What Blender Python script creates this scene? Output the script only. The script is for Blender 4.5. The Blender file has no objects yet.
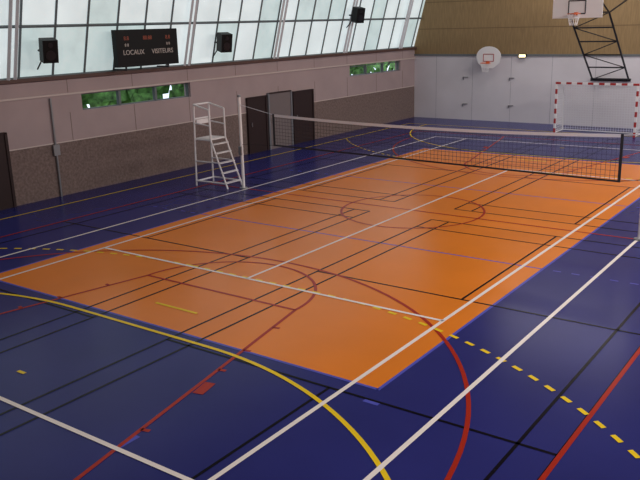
import bpy, math, random
from mathutils import Matrix, Vector
random.seed(4)
C=bpy.context.scene.collection
# ---------------------------------------------------------------- materials
def mat(name,col,rough=.6,metal=0,spec=.5,noise=0,nscale=5,bump=0,bscale=50,emit=None,es=0,stretch=None):
    m=bpy.data.materials.new(name); m.use_nodes=True
    nt=m.node_tree; b=nt.nodes['Principled BSDF']
    b.inputs['Base Color'].default_value=(*col,1); b.inputs['Roughness'].default_value=rough
    b.inputs['Metallic'].default_value=metal; b.inputs['Specular IOR Level'].default_value=spec
    tc=nt.nodes.new('ShaderNodeTexCoord'); mp=nt.nodes.new('ShaderNodeMapping')
    nt.links.new(tc.outputs['Object'],mp.inputs['Vector'])
    if stretch: mp.inputs['Scale'].default_value=stretch
    if noise:
        n=nt.nodes.new('ShaderNodeTexNoise'); n.inputs['Scale'].default_value=nscale; n.inputs['Detail'].default_value=4
        nt.links.new(mp.outputs[0],n.inputs['Vector'])
        r=nt.nodes.new('ShaderNodeValToRGB')
        r.color_ramp.elements[0].position=.3; r.color_ramp.elements[1].position=.7
        r.color_ramp.elements[0].color=(*[c*(1-noise) for c in col],1)
        r.color_ramp.elements[1].color=(*[min(1,c*(1+noise)) for c in col],1)
        nt.links.new(n.outputs['Fac'],r.inputs['Fac']); nt.links.new(r.outputs['Color'],b.inputs['Base Color'])
        if emit: nt.links.new(r.outputs['Color'],b.inputs['Emission Color'])
    if bump:
        n2=nt.nodes.new('ShaderNodeTexNoise'); n2.inputs['Scale'].default_value=bscale; n2.inputs['Detail'].default_value=3
        nt.links.new(tc.outputs['Object'],n2.inputs['Vector'])
        bp=nt.nodes.new('ShaderNodeBump'); bp.inputs['Strength'].default_value=bump; bp.inputs['Distance'].default_value=.02
        nt.links.new(n2.outputs['Fac'],bp.inputs['Height']); nt.links.new(bp.outputs[0],b.inputs['Normal'])
    if emit:
        if not noise: b.inputs['Emission Color'].default_value=(*emit,1)
        b.inputs['Emission Strength'].default_value=es
    return m
FR=.24; FS=.09
M=dict(
 blue=mat('floor_blue',(.024,.027,.160),FR,spec=FS,noise=.10,nscale=.6),
 orange=mat('floor_orange',(.78,.215,.016),FR,spec=.16,noise=.05,nscale=.6),
 white=mat('line_white',(.88,.80,.76),FR,spec=FS), black=mat('line_black',(.006,.005,.010),FR,spec=.06),
 red=mat('line_red',(.38,.025,.012),FR,spec=FS), yellow=mat('line_yellow',(.86,.60,.02),FR,spec=FS),
 lblue=mat('line_blue',(.09,.10,.50),FR,spec=FS),
 wallU=mat('panel_mauve',(.41,.315,.315),.8,noise=.05,nscale=1.2),
 wallL=mat('roughcast_brown',(.20,.142,.128),.95,noise=.28,nscale=14,bump=.8,bscale=40),
 ledge=mat('ledge_light',(.60,.50,.47),.6), joint=mat('panel_joint',(.22,.16,.15),.8), beam=mat('beam_dark',(.10,.05,.04),.6),
 farL=mat('far_wall_white',(.68,.65,.69),.8,noise=.04,nscale=.8),
 farJ=mat('far_wall_joint',(.42,.41,.45),.8), sideW=mat('side_wall_brown',(.16,.12,.10),.9),
 farU=mat('wood_panel',(.27,.18,.085),.8,noise=.14,nscale=3,stretch=(6,1,.7)), wjoint=mat('wood_joint',(.16,.10,.05),.8),
 ceil=mat('ceiling_paint',(.30,.25,.20),.9),
 frame=mat('window_frame_grey',(.14,.16,.17),.5), steel=mat('portal_white_steel',(.66,.67,.70),.5),
 glaze=mat('frosted_glazing',(.54,.61,.62),.3,noise=.08,nscale=1.1,emit=(1,1,1),es=.85),
 glaze2=mat('frosted_glazing_greenish',(.45,.55,.55),.3,noise=.1,nscale=1.5,emit=(1,1,1),es=.80),
 doorD=mat('door_dark',(.035,.020,.020),.5,spec=.25), doorG=mat('door_grey',(.19,.155,.155),.5),
 wtube=mat('painted_white_tube',(.82,.79,.80),.4), blackp=mat('black_plastic',(.006,.006,.007),.5,spec=.2),
 net=mat('net_cord_black',(.03,.025,.03),.8), tape=mat('net_tape_white',(.74,.74,.80),.7),
 dtape=mat('net_tape_dark',(.02,.02,.025),.7),
 gred=mat('goal_red',(.42,.03,.03),.45), gwhite=mat('goal_white',(.85,.83,.84),.45),
 gnet=mat('goal_net_cord',(.75,.75,.78),.8), grey=mat('metal_grey',(.30,.31,.33),.4,metal=.6),
 bmet=mat('black_metal',(.02,.02,.025),.4,metal=.5), orim=mat('rim_orange',(.75,.14,.03),.4),
 txt=mat('score_text',(.55,.50,.46),.6), led=mat('score_led',(.35,.08,.04),.5),
 exitm=mat('exit_sign',(.9,.8,.5),.4,emit=(1,.85,.45),es=3), hedge=mat('hedge_leaves',(.13,.28,.07),.8,noise=.8,nscale=4),
 lawn=mat('lawn',(.08,.16,.04),.9,noise=.3,nscale=8))
# ---------------------------------------------------------------- mesh builder
class B:
    def __init__(s): s.v=[];s.f=[];s.m=[];s.mats=[]
    def mi(s,k):
        if k not in s.mats: s.mats.append(k)
        return s.mats.index(k)
    def face(s,pts,k):
        i=len(s.v); s.v+= [tuple(p) for p in pts]; s.f.append(list(range(i,i+len(pts)))); s.m.append(s.mi(k))
    def box(s,a,b,k,T=None):
        x0,y0,z0=[min(p,q) for p,q in zip(a,b)]; x1,y1,z1=[max(p,q) for p,q in zip(a,b)]
        V=[(x0,y0,z0),(x1,y0,z0),(x1,y1,z0),(x0,y1,z0),(x0,y0,z1),(x1,y0,z1),(x1,y1,z1),(x0,y1,z1)]
        if T: V=[tuple(T@Vector(p)) for p in V]
        i=len(s.v); s.v+=V
        for q in [(3,2,1,0),(4,5,6,7),(0,1,5,4),(1,2,6,5),(2,3,7,6),(3,0,4,7)]:
            s.f.append([i+j for j in q]); s.m.append(s.mi(k))
    def tube(s,p,q,r,k,n=8):
        p=Vector(p);q=Vector(q);d=(q-p).normalized()
        a=d.orthogonal().normalized(); b=d.cross(a); i=len(s.v)
        if n==4: a,b=(a+b).normalized(),(b-a).normalized()
        for c in (p,q):
            for j in range(n):
                t=2*math.pi*j/n; s.v.append(tuple(c+a*math.cos(t)*r+b*math.sin(t)*r))
        for j in range(n):
            s.f.append([i+j,i+(j+1)%n,i+n+(j+1)%n,i+n+j]); s.m.append(s.mi(k))
        s.f.append([i+j for j in range(n)][::-1]);s.m.append(s.mi(k))
        s.f.append([i+n+j for j in range(n)]);s.m.append(s.mi(k))
    def path(s,pts,r,k,n=8):
        for a,b in zip(pts[:-1],pts[1:]): s.tube(a,b,r,k,n)
    def ring(s,c,R,r,k,n=24):
        P=[(c[0]+R*math.cos(2*math.pi*j/n),c[1]+R*math.sin(2*math.pi*j/n),c[2]) for j in range(n+1)]
        s.path(P,r,k,6)
    def slab(s,poly,y0,y1,k):
        n=len(poly); i=len(s.v)
        for y in (y0,y1): s.v+=[(x,y,z) for x,z in poly]
        s.f.append([i+j for j in range(n)]);s.m.append(s.mi(k))
        s.f.append([i+n+j for j in range(n)][::-1]);s.m.append(s.mi(k))
        for j in range(n): s.f.append([i+j,i+n+j,i+n+(j+1)%n,i+(j+1)%n]);s.m.append(s.mi(k))
    def done(s,name,parent=None):
        me=bpy.data.meshes.new(name); me.from_pydata(s.v,[],s.f); me.update()
        for k in s.mats: me.materials.append(M[k])
        me.polygons.foreach_set('material_index',s.m)
        o=bpy.data.objects.new(name,me); C.objects.link(o)
        if parent: o.parent=parent
        return o
# ---------------------------------------------------------------- room
WX,WR,WF,WB,H=-9.65,12.5,17.6,-20.5,8.6
b=B(); b.box((WX-.3,WB-.3,-.2),(WR+.3,WF+.3,0),'blue'); floor=b.done('floor')
b=B(); b.box((-4.5,-9,.0005),(4.5,9,.002),'orange'); b.done('orange_court_surface',floor)
def lines(name,k,fn,order):
    bb=B(); z=.0035+order*.0012
    def seg(x0,y0,x1,y1,w=.058):
        d=Vector((x1-x0,y1-y0,0)).normalized(); n=Vector((-d.y,d.x,0))*w/2
        p=Vector((x0,y0,z));q=Vector((x1,y1,z)); bb.face([p-n,q-n,q+n,p+n],k)
    def arc(cx,cy,R,a0,a1,w=.058,n=40):
        a0,a1=math.radians(a0),math.radians(a1)
        for i in range(n):
            t,u=a0+(a1-a0)*i/n,a0+(a1-a0)*(i+1)/n
            bb.face([(cx+(R-w/2)*math.cos(t),cy+(R-w/2)*math.sin(t),z),(cx+(R+w/2)*math.cos(t),cy+(R+w/2)*math.sin(t),z),
                     (cx+(R+w/2)*math.cos(u),cy+(R+w/2)*math.sin(u),z),(cx+(R-w/2)*math.cos(u),cy+(R-w/2)*math.sin(u),z)],k)
    fn(seg,arc); bb.done(name,floor)
def volley(seg,arc):
    for x in (-4.5,4.5): seg(x,-9.02,x,9.02,.05)
    for y in (-9,9): seg(-4.5,y,4.5,y,.05)
    for y in (-3,3):
        seg(-4.5,y,4.5,y,.045)
        for sx in (-1,1):
            for i in range(5): seg(sx*(4.7+i*.35),y,sx*(4.85+i*.35),y,.045)
    seg(-4.5,0,4.5,0,.045)
    seg(4.5,-9.35,4.72,-9.35,.08); seg(2.75,-11.85,2.75,-11.55,.08)
lines('volleyball_markings','lblue',volley,0)
def badm(seg,arc):
    for cx in (-3.93,3.93):
        for sy in (-1,1):
            cy=sy*7.32
            for dx in (3.05,2.59):
                for s in (-1,1): seg(cx+s*dx,cy-6.7,cx+s*dx,cy+6.7,.045)
            for s in (-1,1):
                for dy in (6.7,5.94,1.98): seg(cx-3.05,cy+s*dy,cx+3.05,cy+s*dy,.045)
                seg(cx,cy+s*1.98,cx,cy+s*6.7,.045)
lines('badminton_markings','black',badm,1)
def bask(seg,arc):
    for x in (-7,7): seg(x,-13.05,x,13.05,.06)
    for y in (-13.05,13.05): seg(-7,y,7,y)
    seg(-7,0,7,0); arc(0,0,1.8,0,360)
    for s in (-1,1):
        seg(-3,s*13.05,-1.8,s*7.25);seg(3,s*13.05,1.8,s*7.25);seg(-1.8,s*7.25,1.8,s*7.25)
        if s<0: arc(0,-7.25,1.8,0,180); arc(0,-11.47,6.28,0,180,w=.06,n=70)
        else: arc(0,7.25,1.8,180,360); arc(0,11.47,6.28,180,360,w=.06,n=70)
        for e in (-1,1):
            for t in (.14,.3,.42,.72):
                x=e*(1.8+1.2*t); y=s*(7.25+5.8*t); seg(x,y,x+e*.12,y-s*.03,.06)
            seg(e*2.50,s*10.05,e*2.58,s*10.38,.16)
lines('basketball_markings','red',bask,2)
def hand(seg,arc):
    for x in (-8.6,8.6): seg(x,-15.25,x,15.25)
    for s in (-1,1):
        y=s*15.25
        seg(-8.6,y,8.6,y)
        seg(-1.62,y-s*6.07,1.62,y-s*6.07,.065); seg(-.5,y-s*7,.5,y-s*7); seg(-.08,y-s*4,.08,y-s*4)
        if s<0: arc(-1.62,y,6.07,90,180,.065);arc(1.62,y,6.07,0,90,.065)
        else: arc(-1.62,y,6.07,180,270);arc(1.62,y,6.07,270,360)
        D=.165
        def dash(cx,R,a0,a1):
            L=math.radians(abs(a1-a0))*R; n=int(L/D)
            for i in range(0,n,2): arc(cx,y,R,a0+(a1-a0)*i/n,a0+(a1-a0)*(i+1)/n,w=.065,n=2)
        if s<0: dash(-1.5,8.9,90,143);dash(1.5,8.9,90,37)
        else: dash(-1.5,8.9,270,217);dash(1.5,8.9,270,323)
        for i in range(0,18,2): seg(-1.5+i/6,y-s*8.9,-1.5+(i+1)/6,y-s*8.9,.065)
lines('handball_markings','yellow',hand,3)
def tennis(seg,arc):
    for x in (-5.485,5.485): seg(x,-11.91,x,11.91,.066)
    for x in (-4.115,4.115): seg(x,-11.91,x,11.91,.066)
    for y in (-11.885,11.885): seg(-5.485,y,5.485,y,.066)
    for y in (-6.4,6.4): seg(-4.115,y,4.115,y,.065)
    seg(0,-6.4,0,6.4,.062)
lines('tennis_markings','white',tennis,4)

# left wall
wins=[(-2.35,2.10,2.36,2.83),(11.8,16.2,2.38,2.78)]
b=B(); x0,x1=WX-.3,WX
b.box((x0,WB,0),(x1,WF,1.53),'wallL')
b.box((x0,WB,1.53),(x1,WF,2.36),'wallU'); b.box((x0,WB,2.83),(x1,WF,3.30),'wallU')
ys=[WB,wins[0][0],wins[0][1],wins[1][0],wins[1][1],WF]
for i in (0,2,4): b.box((x0,ys[i],2.36),(x1,ys[i+1],2.83),'wallU')
b.done('wall_left')
b=B(); b.box((WX+.001,WB,2.85),(WX+.06,WF,2.90),'ledge'); b.done('trim_1')
b=B(); b.box((WX-.3,WB,3.30),(WX+.12,WF,3.40),'beam'); b.done('trim_2')
b=B(); b.box((WX+.001,WB,1.52),(WX+.02,WF,1.55),'ledge')
y=WB+.9
while y<WF:
    for za,zb in ((1.55,2.35),(2.91,3.29)): b.box((WX+.001,y-.01,za),(WX+.005,y+.01,zb),'joint')
    y+=2.4
b.done('trim_5')
for n,(ya,yb,za,zb) in enumerate(wins):
    b=B(); k=3
    for zz in (za,zb-.03): b.box((WX-.18,ya,zz),(WX-.1,yb,zz+.03),'frame')
    for i in range(k+1):
        yy=ya+(yb-ya)*i/k; b.box((WX-.2,max(ya,yy-.04),za),(WX-.08,min(yb,yy+.04),zb),'frame')
    b.done('window_%d'%(n+2))
b=B(); b.box((-20,-12,-.2),(WX-.31,34,-.0),'lawn'); b.done('lawn')
b=B()
for i in range(80):
    for j in range(9):
        y=-6+i*.45; z=.0+j*.45
        p=[(-12.3+random.uniform(-.3,.3),y+dy+random.uniform(-.1,.1),max(0,z+dz+random.uniform(-.1,.1))) for dy,dz in ((0,0),(.6,0),(.6,.6),(0,.6))]
        b.face(p,'hedge')
b.done('hedge')
# inclined glazing
LEAN=.28
def gx(z): return WX-.05+(z-3.4)*LEAN
b=B()
step=1.08; ny=int((WF-WB)/step)+1
rows=[3.4,4.75,6.1,7.4,H]
for i in range(ny):
    y0=WB+i*step; y1=min(WF,y0+step)
    for r in range(4):
        z0,z1=rows[r],rows[r+1]
        b.face([(gx(z0),y0,z0),(gx(z0),y1,z0),(gx(z1),y1,z1),(gx(z1),y0,z1)],'glaze2' if random.random()<.35 else 'glaze')
    b.tube((gx(3.4)+.02,y0,3.4),(gx(H)+.02,y0,H),.04,'frame',4)
for z in rows[:-1]: b.tube((gx(z)+.03,WB,z),(gx(z)+.03,WF,z),.04,'frame',4)
b.done('window_1')
b=B()
for y in (-14.5,-9.5,-4.6,1.9,6.6,11.3,16.0):
    for dy in (-.1,.1):
        b.tube((gx(3.4)+.16,y+dy,3.4),(gx(H)+.16,y+dy,H),.055,'steel',4)
b.done('trim_3')
# far wall
FZ=3.02
b=B(); b.box((WX-.3,WF,0),(WR+.3,WF+.3,FZ),'farL'); b.box((WX-.3,WF,FZ),(WR+.3,WF+.3,H),'farU'); b.done('wall_far')
b=B()
for i in range(12):
    x=WX+1.9*i+1.2; b.box((x-.01,WF-.004,0),(x+.01,WF-.001,FZ),'farJ')
for i in range(1,5): b.box((WX,WF-.006,FZ+i*1.22-.015),(WR,WF-.001,FZ+i*1.22+.015),'wjoint')
b.box((WX,WF-.05,FZ-.03),(WR,WF-.001,FZ+.05),'frame')
b.done('trim_4')
b=B()
for x,z in ((-6.9,2.0),(-6.9,.75),(-4.6,2.0),(-4.6,.75)):
    b.box((x-.12,WF-.05,z-.01),(x+.12,WF-.002,z+.02),'grey'); b.box((x-.12,WF-.05,z-.12),(x-.09,WF-.002,z),'grey')
b.done('wall_hooks')
b=B(); b.box((WR,WB,0),(WR+.3,WF,H),'sideW'); b.done('wall_right')
b=B(); b.box((WX-.3,WB-.3,0),(WR+.3,WB,H),'sideW'); b.done('wall_back')
b=B(); b.box((WX-.3,WB-.3,H),(WR+.3,WF+.3,H+.3),'ceil'); b.done('ceiling')
def door(n,ya,yb,h,k):
    b=B(); e=WX+.022; b.box((e,ya,0),(e+.05,yb,h),k)
    for a in (ya,yb): b.box((e,a-.04,0),(e+.08,a+.04,h+.04),'doorD' if k!='doorG' else 'grey')
    b.box((e,ya,h),(e+.08,yb,h+.05),'doorD')
    b.tube((e+.1,ya+.15,1.0),(e+.1,ya+.15,1.15),.015,'grey'); b.tube((e+.05,ya+.15,1.07),(e+.1,ya+.15,1.07),.012,'grey')
    b.done('door_%d'%n)
door(1,4.9,5.95,2.03,'doorD'); door(2,6.1,7.5,2.1,'doorG'); door(3,7.65,8.95,2.03,'doorD'); door(4,-6.1,-4.98,2.0,'doorD')
# ---------------------------------------------------------------- volleyball net
b=B(); XL,XR=-5.64,5.52
for x in (XL,XR):
    b.tube((x,0,0),(x,0,2.66),.045,'wtube',12); b.tube((x,0,0),(x,0,.03),.12,'grey',16)
    b.tube((x,0,2.66),(x,0,2.72),.055,'grey',12)
    b.box((x-.05,-.09,1.0),(x+.05,-.04,1.25),'grey')
NA,NB=-4.4,5.0
def tz(x): return 2.13+.1*((x-.3)/4.7)**2
def bz_(x): return 1.36-.14*(x-NA)/(NB-NA)
N=94
pts=[(NA+(NB-NA)*i/N) for i in range(N+1)]
for x in pts: b.tube((x,0,bz_(x)),(x,0,tz(x)),.0035,'net',4)
for j in range(1,9):
    for i in range(0,N,2):
        x,xn=pts[i],pts[i+2]; f=j/9
        b.tube((x,0,bz_(x)+(tz(x)-bz_(x))*f),(xn,0,bz_(xn)+(tz(xn)-bz_(xn))*f),.0035,'net',4)
for i in range(0,N,2):
    x,xn=pts[i],pts[i+2]; za,zb=tz(x),tz(xn); c,d=bz_(x),bz_(xn)
    for yy in (-.006,.006):
        b.face([(x,yy,za-.07),(xn,yy,zb-.07),(xn,yy,zb),(x,yy,za)],'tape')
        b.face([(x,yy,c-.02),(xn,yy,d-.02),(xn,yy,d+.02),(x,yy,c+.02)],'dtape')
for x in (NA,NB): b.box((x-.03,-.012,bz_(x)-.02),(x+.03,.012,tz(x)),'dtape')
for x,e in ((XL,NA),(XR,NB)):
    b.tube((e,0,tz(e)-.02),(x,0,2.45 if x<0 else 2.25),.009,'tape',6); b.tube((e,0,bz_(e)),(x,0,1.3),.006,'net',6)
b.done('volleyball_net')
# ---------------------------------------------------------------- umpire chair
b=B(); r=.026
bx,fx=-7.15,-6.55
for y in (-.32,.32):
    b.tube((bx-.05,y*1.15,0),(bx,y,2.42),r,'wtube'); b.tube((fx,y,1.38),(fx,y,2.28),r,'wtube')
    b.tube((-5.98,y,0),(fx,y,1.42),r,'wtube')
    b.tube((bx,y,2.42),(fx,y,2.28),r,'wtube'); b.tube((bx,y,1.4),(fx,y,1.4),r,'wtube')
    b.tube((bx,y,1.88),(fx,y,1.82),r*.8,'wtube')
    b.tube((bx-.04,y*1.12,.15),(-6.05,y,.15),r,'wtube')
    b.tube((bx-.03,y*1.1,.75),(-6.28,y,.75),r*.8,'wtube')
for z in (.15,1.4,2.0,2.42): b.tube((bx,-.34,z),(bx,.34,z),r,'wtube')
for i,t in enumerate((.12,.32,.52,.72,.9)):
    x=-5.98+(fx+5.98)*t; z=1.42*t; b.box((x-.06,-.32,z-.015),(x+.06,.32,z+.015),'wtube')
b.box((bx,-.32,1.40),(fx,.32,1.44),'wtube'); b.box((bx+.02,-.28,1.84),(bx+.05,.28,1.97),'wtube')
b.done('umpire_chair')
# ---------------------------------------------------------------- handball goal
b=B(); gy,gw,gh=14.95,1.55,2.0
def striped(p,q,n,first):
    p=Vector(p);q=Vector(q)
    for i in range(n):
        a=p.lerp(q,i/n);c=p.lerp(q,(i+1)/n)
        lo=[min(a[j],c[j]) for j in range(3)];hi=[max(a[j],c[j]) for j in range(3)]
        for j in range(3):
            if hi[j]-lo[j]<.001: lo[j]-=.04;hi[j]+=.04
        b.box(lo,hi,'gred' if (i+first)%2==0 else 'gwhite')
for s in (-1,1): striped((s*(gw+.04),gy,0),(s*(gw+.04),gy,gh),10,0)
striped((-gw-.08,gy,gh+.04),(gw+.08,gy,gh+.04),15,0)
gd=1.0
for s in (-1,1):
    x=s*(gw+.04)
    b.path([(x,gy+.04,gh+.04),(x,gy+.8,gh-.05),(x,gy+gd,0)],.025,'gwhite'); b.tube((x,gy,.025),(x,gy+gd,.025),.025,'gwhite')
b.tube((-gw,gy+gd,.025),(gw,gy+gd,.025),.025,'gwhite'); b.tube((-gw,gy+.8,gh-.05),(gw,gy+.8,gh-.05),.02,'gwhite')
nr=.006
for i in range(31):
    x=-gw+i*2*gw/30; b.path([(x,gy,gh),(x,gy+.8,gh-.06),(x,gy+gd-.02,.02)],nr,'gnet',4)
for j in range(20):
    z=.02+j*.1; yy=gy+gd-.02-.2*(z/1.94); b.tube((-gw,yy,z),(gw,yy,z),nr,'gnet',4)
    for s in (-1,1): b.tube((s*gw,gy,z),(s*gw,yy,z),nr,'gnet',4)
for j in range(9):
    for s in (-1,1): b.tube((s*gw,gy+j*.1,0.02),(s*gw,gy+j*.1,gh-.05),nr,'gnet',4)
    b.tube((-gw,gy+j*.1,gh-.007*j),(gw,gy+j*.1,gh-.007*j),nr,'gnet',4)
b.done('handball_goal')
# ---------------------------------------------------------------- small wall basketball hoop
def hoop(b,cx,y,z):
    b.ring((cx,y-.32,z),.225,.014,'orim'); b.box((cx-.06,y-.12,z-.05),(cx+.06,y,z+.05),'orim')
    for j in range(12):
        t=2*math.pi*j/12
        for v in (t+.5,t-.5): b.tube((cx+.225*math.cos(t),y-.32+.225*math.sin(t),z),(cx+.13*math.cos(v),y-.32+.13*math.sin(v),z-.4),.005,'gwhite',4)
b=B(); cx,cz=-5.62,2.78
poly=[(cx-.22,cz-.33),(cx+.22,cz-.33),(cx+.52,cz-.1)]+[(cx+.60*math.cos(math.radians(a)),cz+.2+.45*math.sin(math.radians(a))) for a in range(0,181,15)]+[(cx-.52,cz-.1)]
b.slab(poly,WF-.36,WF-.33,'gwhite')
for s in (-1,1): b.tube((cx+s*.3,WF-.33,cz+.05),(cx+s*.3,WF-.055,cz+.05),.025,'bmet')
for a,c in (((-.25,-.02),(.25,-.02)),((-.25,.30),(.25,.30)),((-.25,-.02),(-.25,.30)),((.25,-.02),(.25,.30))):
    b.tube((cx+a[0],WF-.365,cz+a[1]),(cx+c[0],WF-.365,cz+c[1]),.016,'gred',4)
hoop(b,cx,WF-.36,cz-.08)
b.done('wall_basketball_hoop')
# ---------------------------------------------------------------- large swing-up basketball hoop
b=B(); by,bz=12.0,4.58
b.box((-.88,by,bz),(.9,by+.04,bz+1.05),'gwhite')
for a,c in (((-.3,.15),(.3,.15)),((-.3,.6),(.3,.6)),((-.3,.15),(-.3,.6)),((.3,.15),(.3,.6))):
    b.tube((a[0],by-.01,bz+a[1]),(c[0],by-.01,bz+c[1]),.02,'bmet',4)
hoop(b,0,by,bz+.15)
WW=WF-.1
A0,A1=Vector((-.17,WW-.06,2.03)),Vector((-.1,13.7,4.75))
for s in (-.75,.75):
    d=Vector((s,0,0)); b.tube(A0+d,A1+d,.04,'bmet'); b.tube(A1+d,(s*.8,by+.06,bz+.85),.03,'bmet'); b.tube(A1+d,(s*.8,by+.06,bz+.2),.03,'bmet')
    b.tube(A1+d,(s,WW,5.6),.035,'bmet')
for t in (0,.2,.4,.6,.8,1):
    p=A0.lerp(A1,t); b.tube(p-Vector((.75,0,0)),p+Vector((.75,0,0)),.028,'bmet')
for i,(t,u) in enumerate(((0,.2),(.2,.4),(.4,.6),(.6,.8),(.8,1))):
    e=Vector((.75 if i%2 else -.75,0,0)); b.tube(A0.lerp(A1,t)+e,A0.lerp(A1,u)-e,.02,'bmet')
b.box((-1.0,WW-.06,1.96),(.65,WW+.04,2.08),'bmet')
b.done('basketball_hoop')
# ---------------------------------------------------------------- scoreboard
b=B(); sx=-8.95
b.box((sx-.18,-1.47,3.53),(sx,.97,4.6),'blackp')
for y in (-1.1,.6): b.tube((sx-.1,y,3.43),(sx-.1,y,3.6),.03,'bmet'); b.tube((sx-.1,y,3.45),(WX+.1,y,3.45),.03,'bmet'); b.tube((sx-.1,y,4.5),(gx(4.5)+.1,y,4.5),.03,'bmet')
sb=b.done('scoreboard')
def text(t,y,z,size,k,parent):
    cu=bpy.data.curves.new('score_text','FONT'); cu.body=t; cu.size=size; cu.align_x='CENTER'; cu.extrude=.004
    o=bpy.data.objects.new('score_text',cu); C.objects.link(o); cu.materials.append(M[k])
    o.matrix_world=Matrix(((0,0,1,sx+.006),(1,0,0,y),(0,1,0,z),(0,0,0,1))); o.parent=parent
text('LOCAUX',-.84,3.88,.2,'txt',sb); text('VISITEURS',.31,3.88,.2,'txt',sb)
for y,t in ((-1.09,'8.8'),(-.27,'88:88'),(.56,'8.8')): text(t,y,4.3,.16,'led',sb)
for y in (-1.09,.56): text('8 8',y,4.12,.12,'txt',sb)
# ---------------------------------------------------------------- speakers
def speaker(y,z):
    b=B(); x=gx(z)+.55
    T=Matrix.Translation((x,y,z))@Matrix.Rotation(math.radians(-20),4,'Z')@Matrix.Rotation(math.radians(12),4,'Y')
    b.box((-.18,-.2,-.3),(.18,.2,.3),'blackp',T)
    for zz,rr in ((-.1,.13),(.17,.065)):
        p=T@Vector((.18,0,zz));q=T@Vector((.195,0,zz)); b.tube(p,q,rr,'bmet',20)
    b.tube((x-.15,y,z),(gx(z)+.1,y,z),.03,'bmet'); b.tube((x-.1,y,z),(gx(z-.5)+.1,y,z-.5),.02,'bmet')
    b.done('loudspeaker')
speaker(-3.78,4.12); speaker(3.15,4.1); speaker(11.1,4.93)
b=B(); b.tube((WX+.055,-3.45,0.0),(WX+.055,-3.45,2.8),.03,'grey'); b.box((WX+.025,-3.55,1.2),(WX+.1,-3.35,1.5),'grey'); b.done('wall_conduit')
b=B(); b.box((-4.28,WF-.13,2.92),(-3.93,WF-.055,3.07),'blackp'); b.box((-4.25,WF-.15,2.94),(-3.96,WF-.13,3.05),'exitm'); b.done('exit_sign')
# ---------------------------------------------------------------- lights
w=bpy.data.worlds.new('world'); bpy.context.scene.world=w; w.use_nodes=True
w.node_tree.nodes['Background'].inputs[0].default_value=(.75,.85,1,1); w.node_tree.nodes['Background'].inputs[1].default_value=1.7
def area(n,loc,sx_,sy_,e,col,aim=None):
    l=bpy.data.lights.new(n,'AREA'); l.shape='RECTANGLE'; l.size=sx_; l.size_y=sy_; l.energy=e; l.color=col
    o=bpy.data.objects.new(n,l); o.location=loc; C.objects.link(o)
    if aim: o.rotation_euler=(Vector(aim)-Vector(loc)).to_track_quat('-Z','Y').to_euler()
    return o
for i,y in enumerate((-12,-4,4,11.5)):
    area('fill_light',(10.6,y,H-.25),4,2.2,(620,800,900,900)[i],(1,.95,.91),(-1,y+1.5,0))  # added fill row for unseen right-hand windows, placed to keep floor reflections out of view
area('fill_light',(-.5,14.5,H-.05),6,2,260,(1,.94,.9))  # weak fill added overhead to brighten the far end, no fixture modelled
# ---------------------------------------------------------------- camera
f,cx,cy,cz,yaw,pitch,roll=775.745,9.34612,-16.88787,4.62253,-0.62787,0.2719,-0.02655
fw=Vector((math.sin(yaw)*math.cos(pitch),math.cos(yaw)*math.cos(pitch),-math.sin(pitch)))
r0=fw.cross(Vector((0,0,1))).normalized(); u0=r0.cross(fw)
rr=r0*math.cos(roll)+u0*math.sin(roll); uu=-r0*math.sin(roll)+u0*math.cos(roll)
cam=bpy.data.cameras.new('camera'); co=bpy.data.objects.new('camera',cam); C.objects.link(co)
co.matrix_world=Matrix(((rr[0],uu[0],-fw[0],cx),(rr[1],uu[1],-fw[1],cy),(rr[2],uu[2],-fw[2],cz),(0,0,0,1)))
cam.sensor_width=36; cam.lens=f*36/640; bpy.context.scene.camera=co
bpy.context.scene.view_settings.view_transform='Standard'
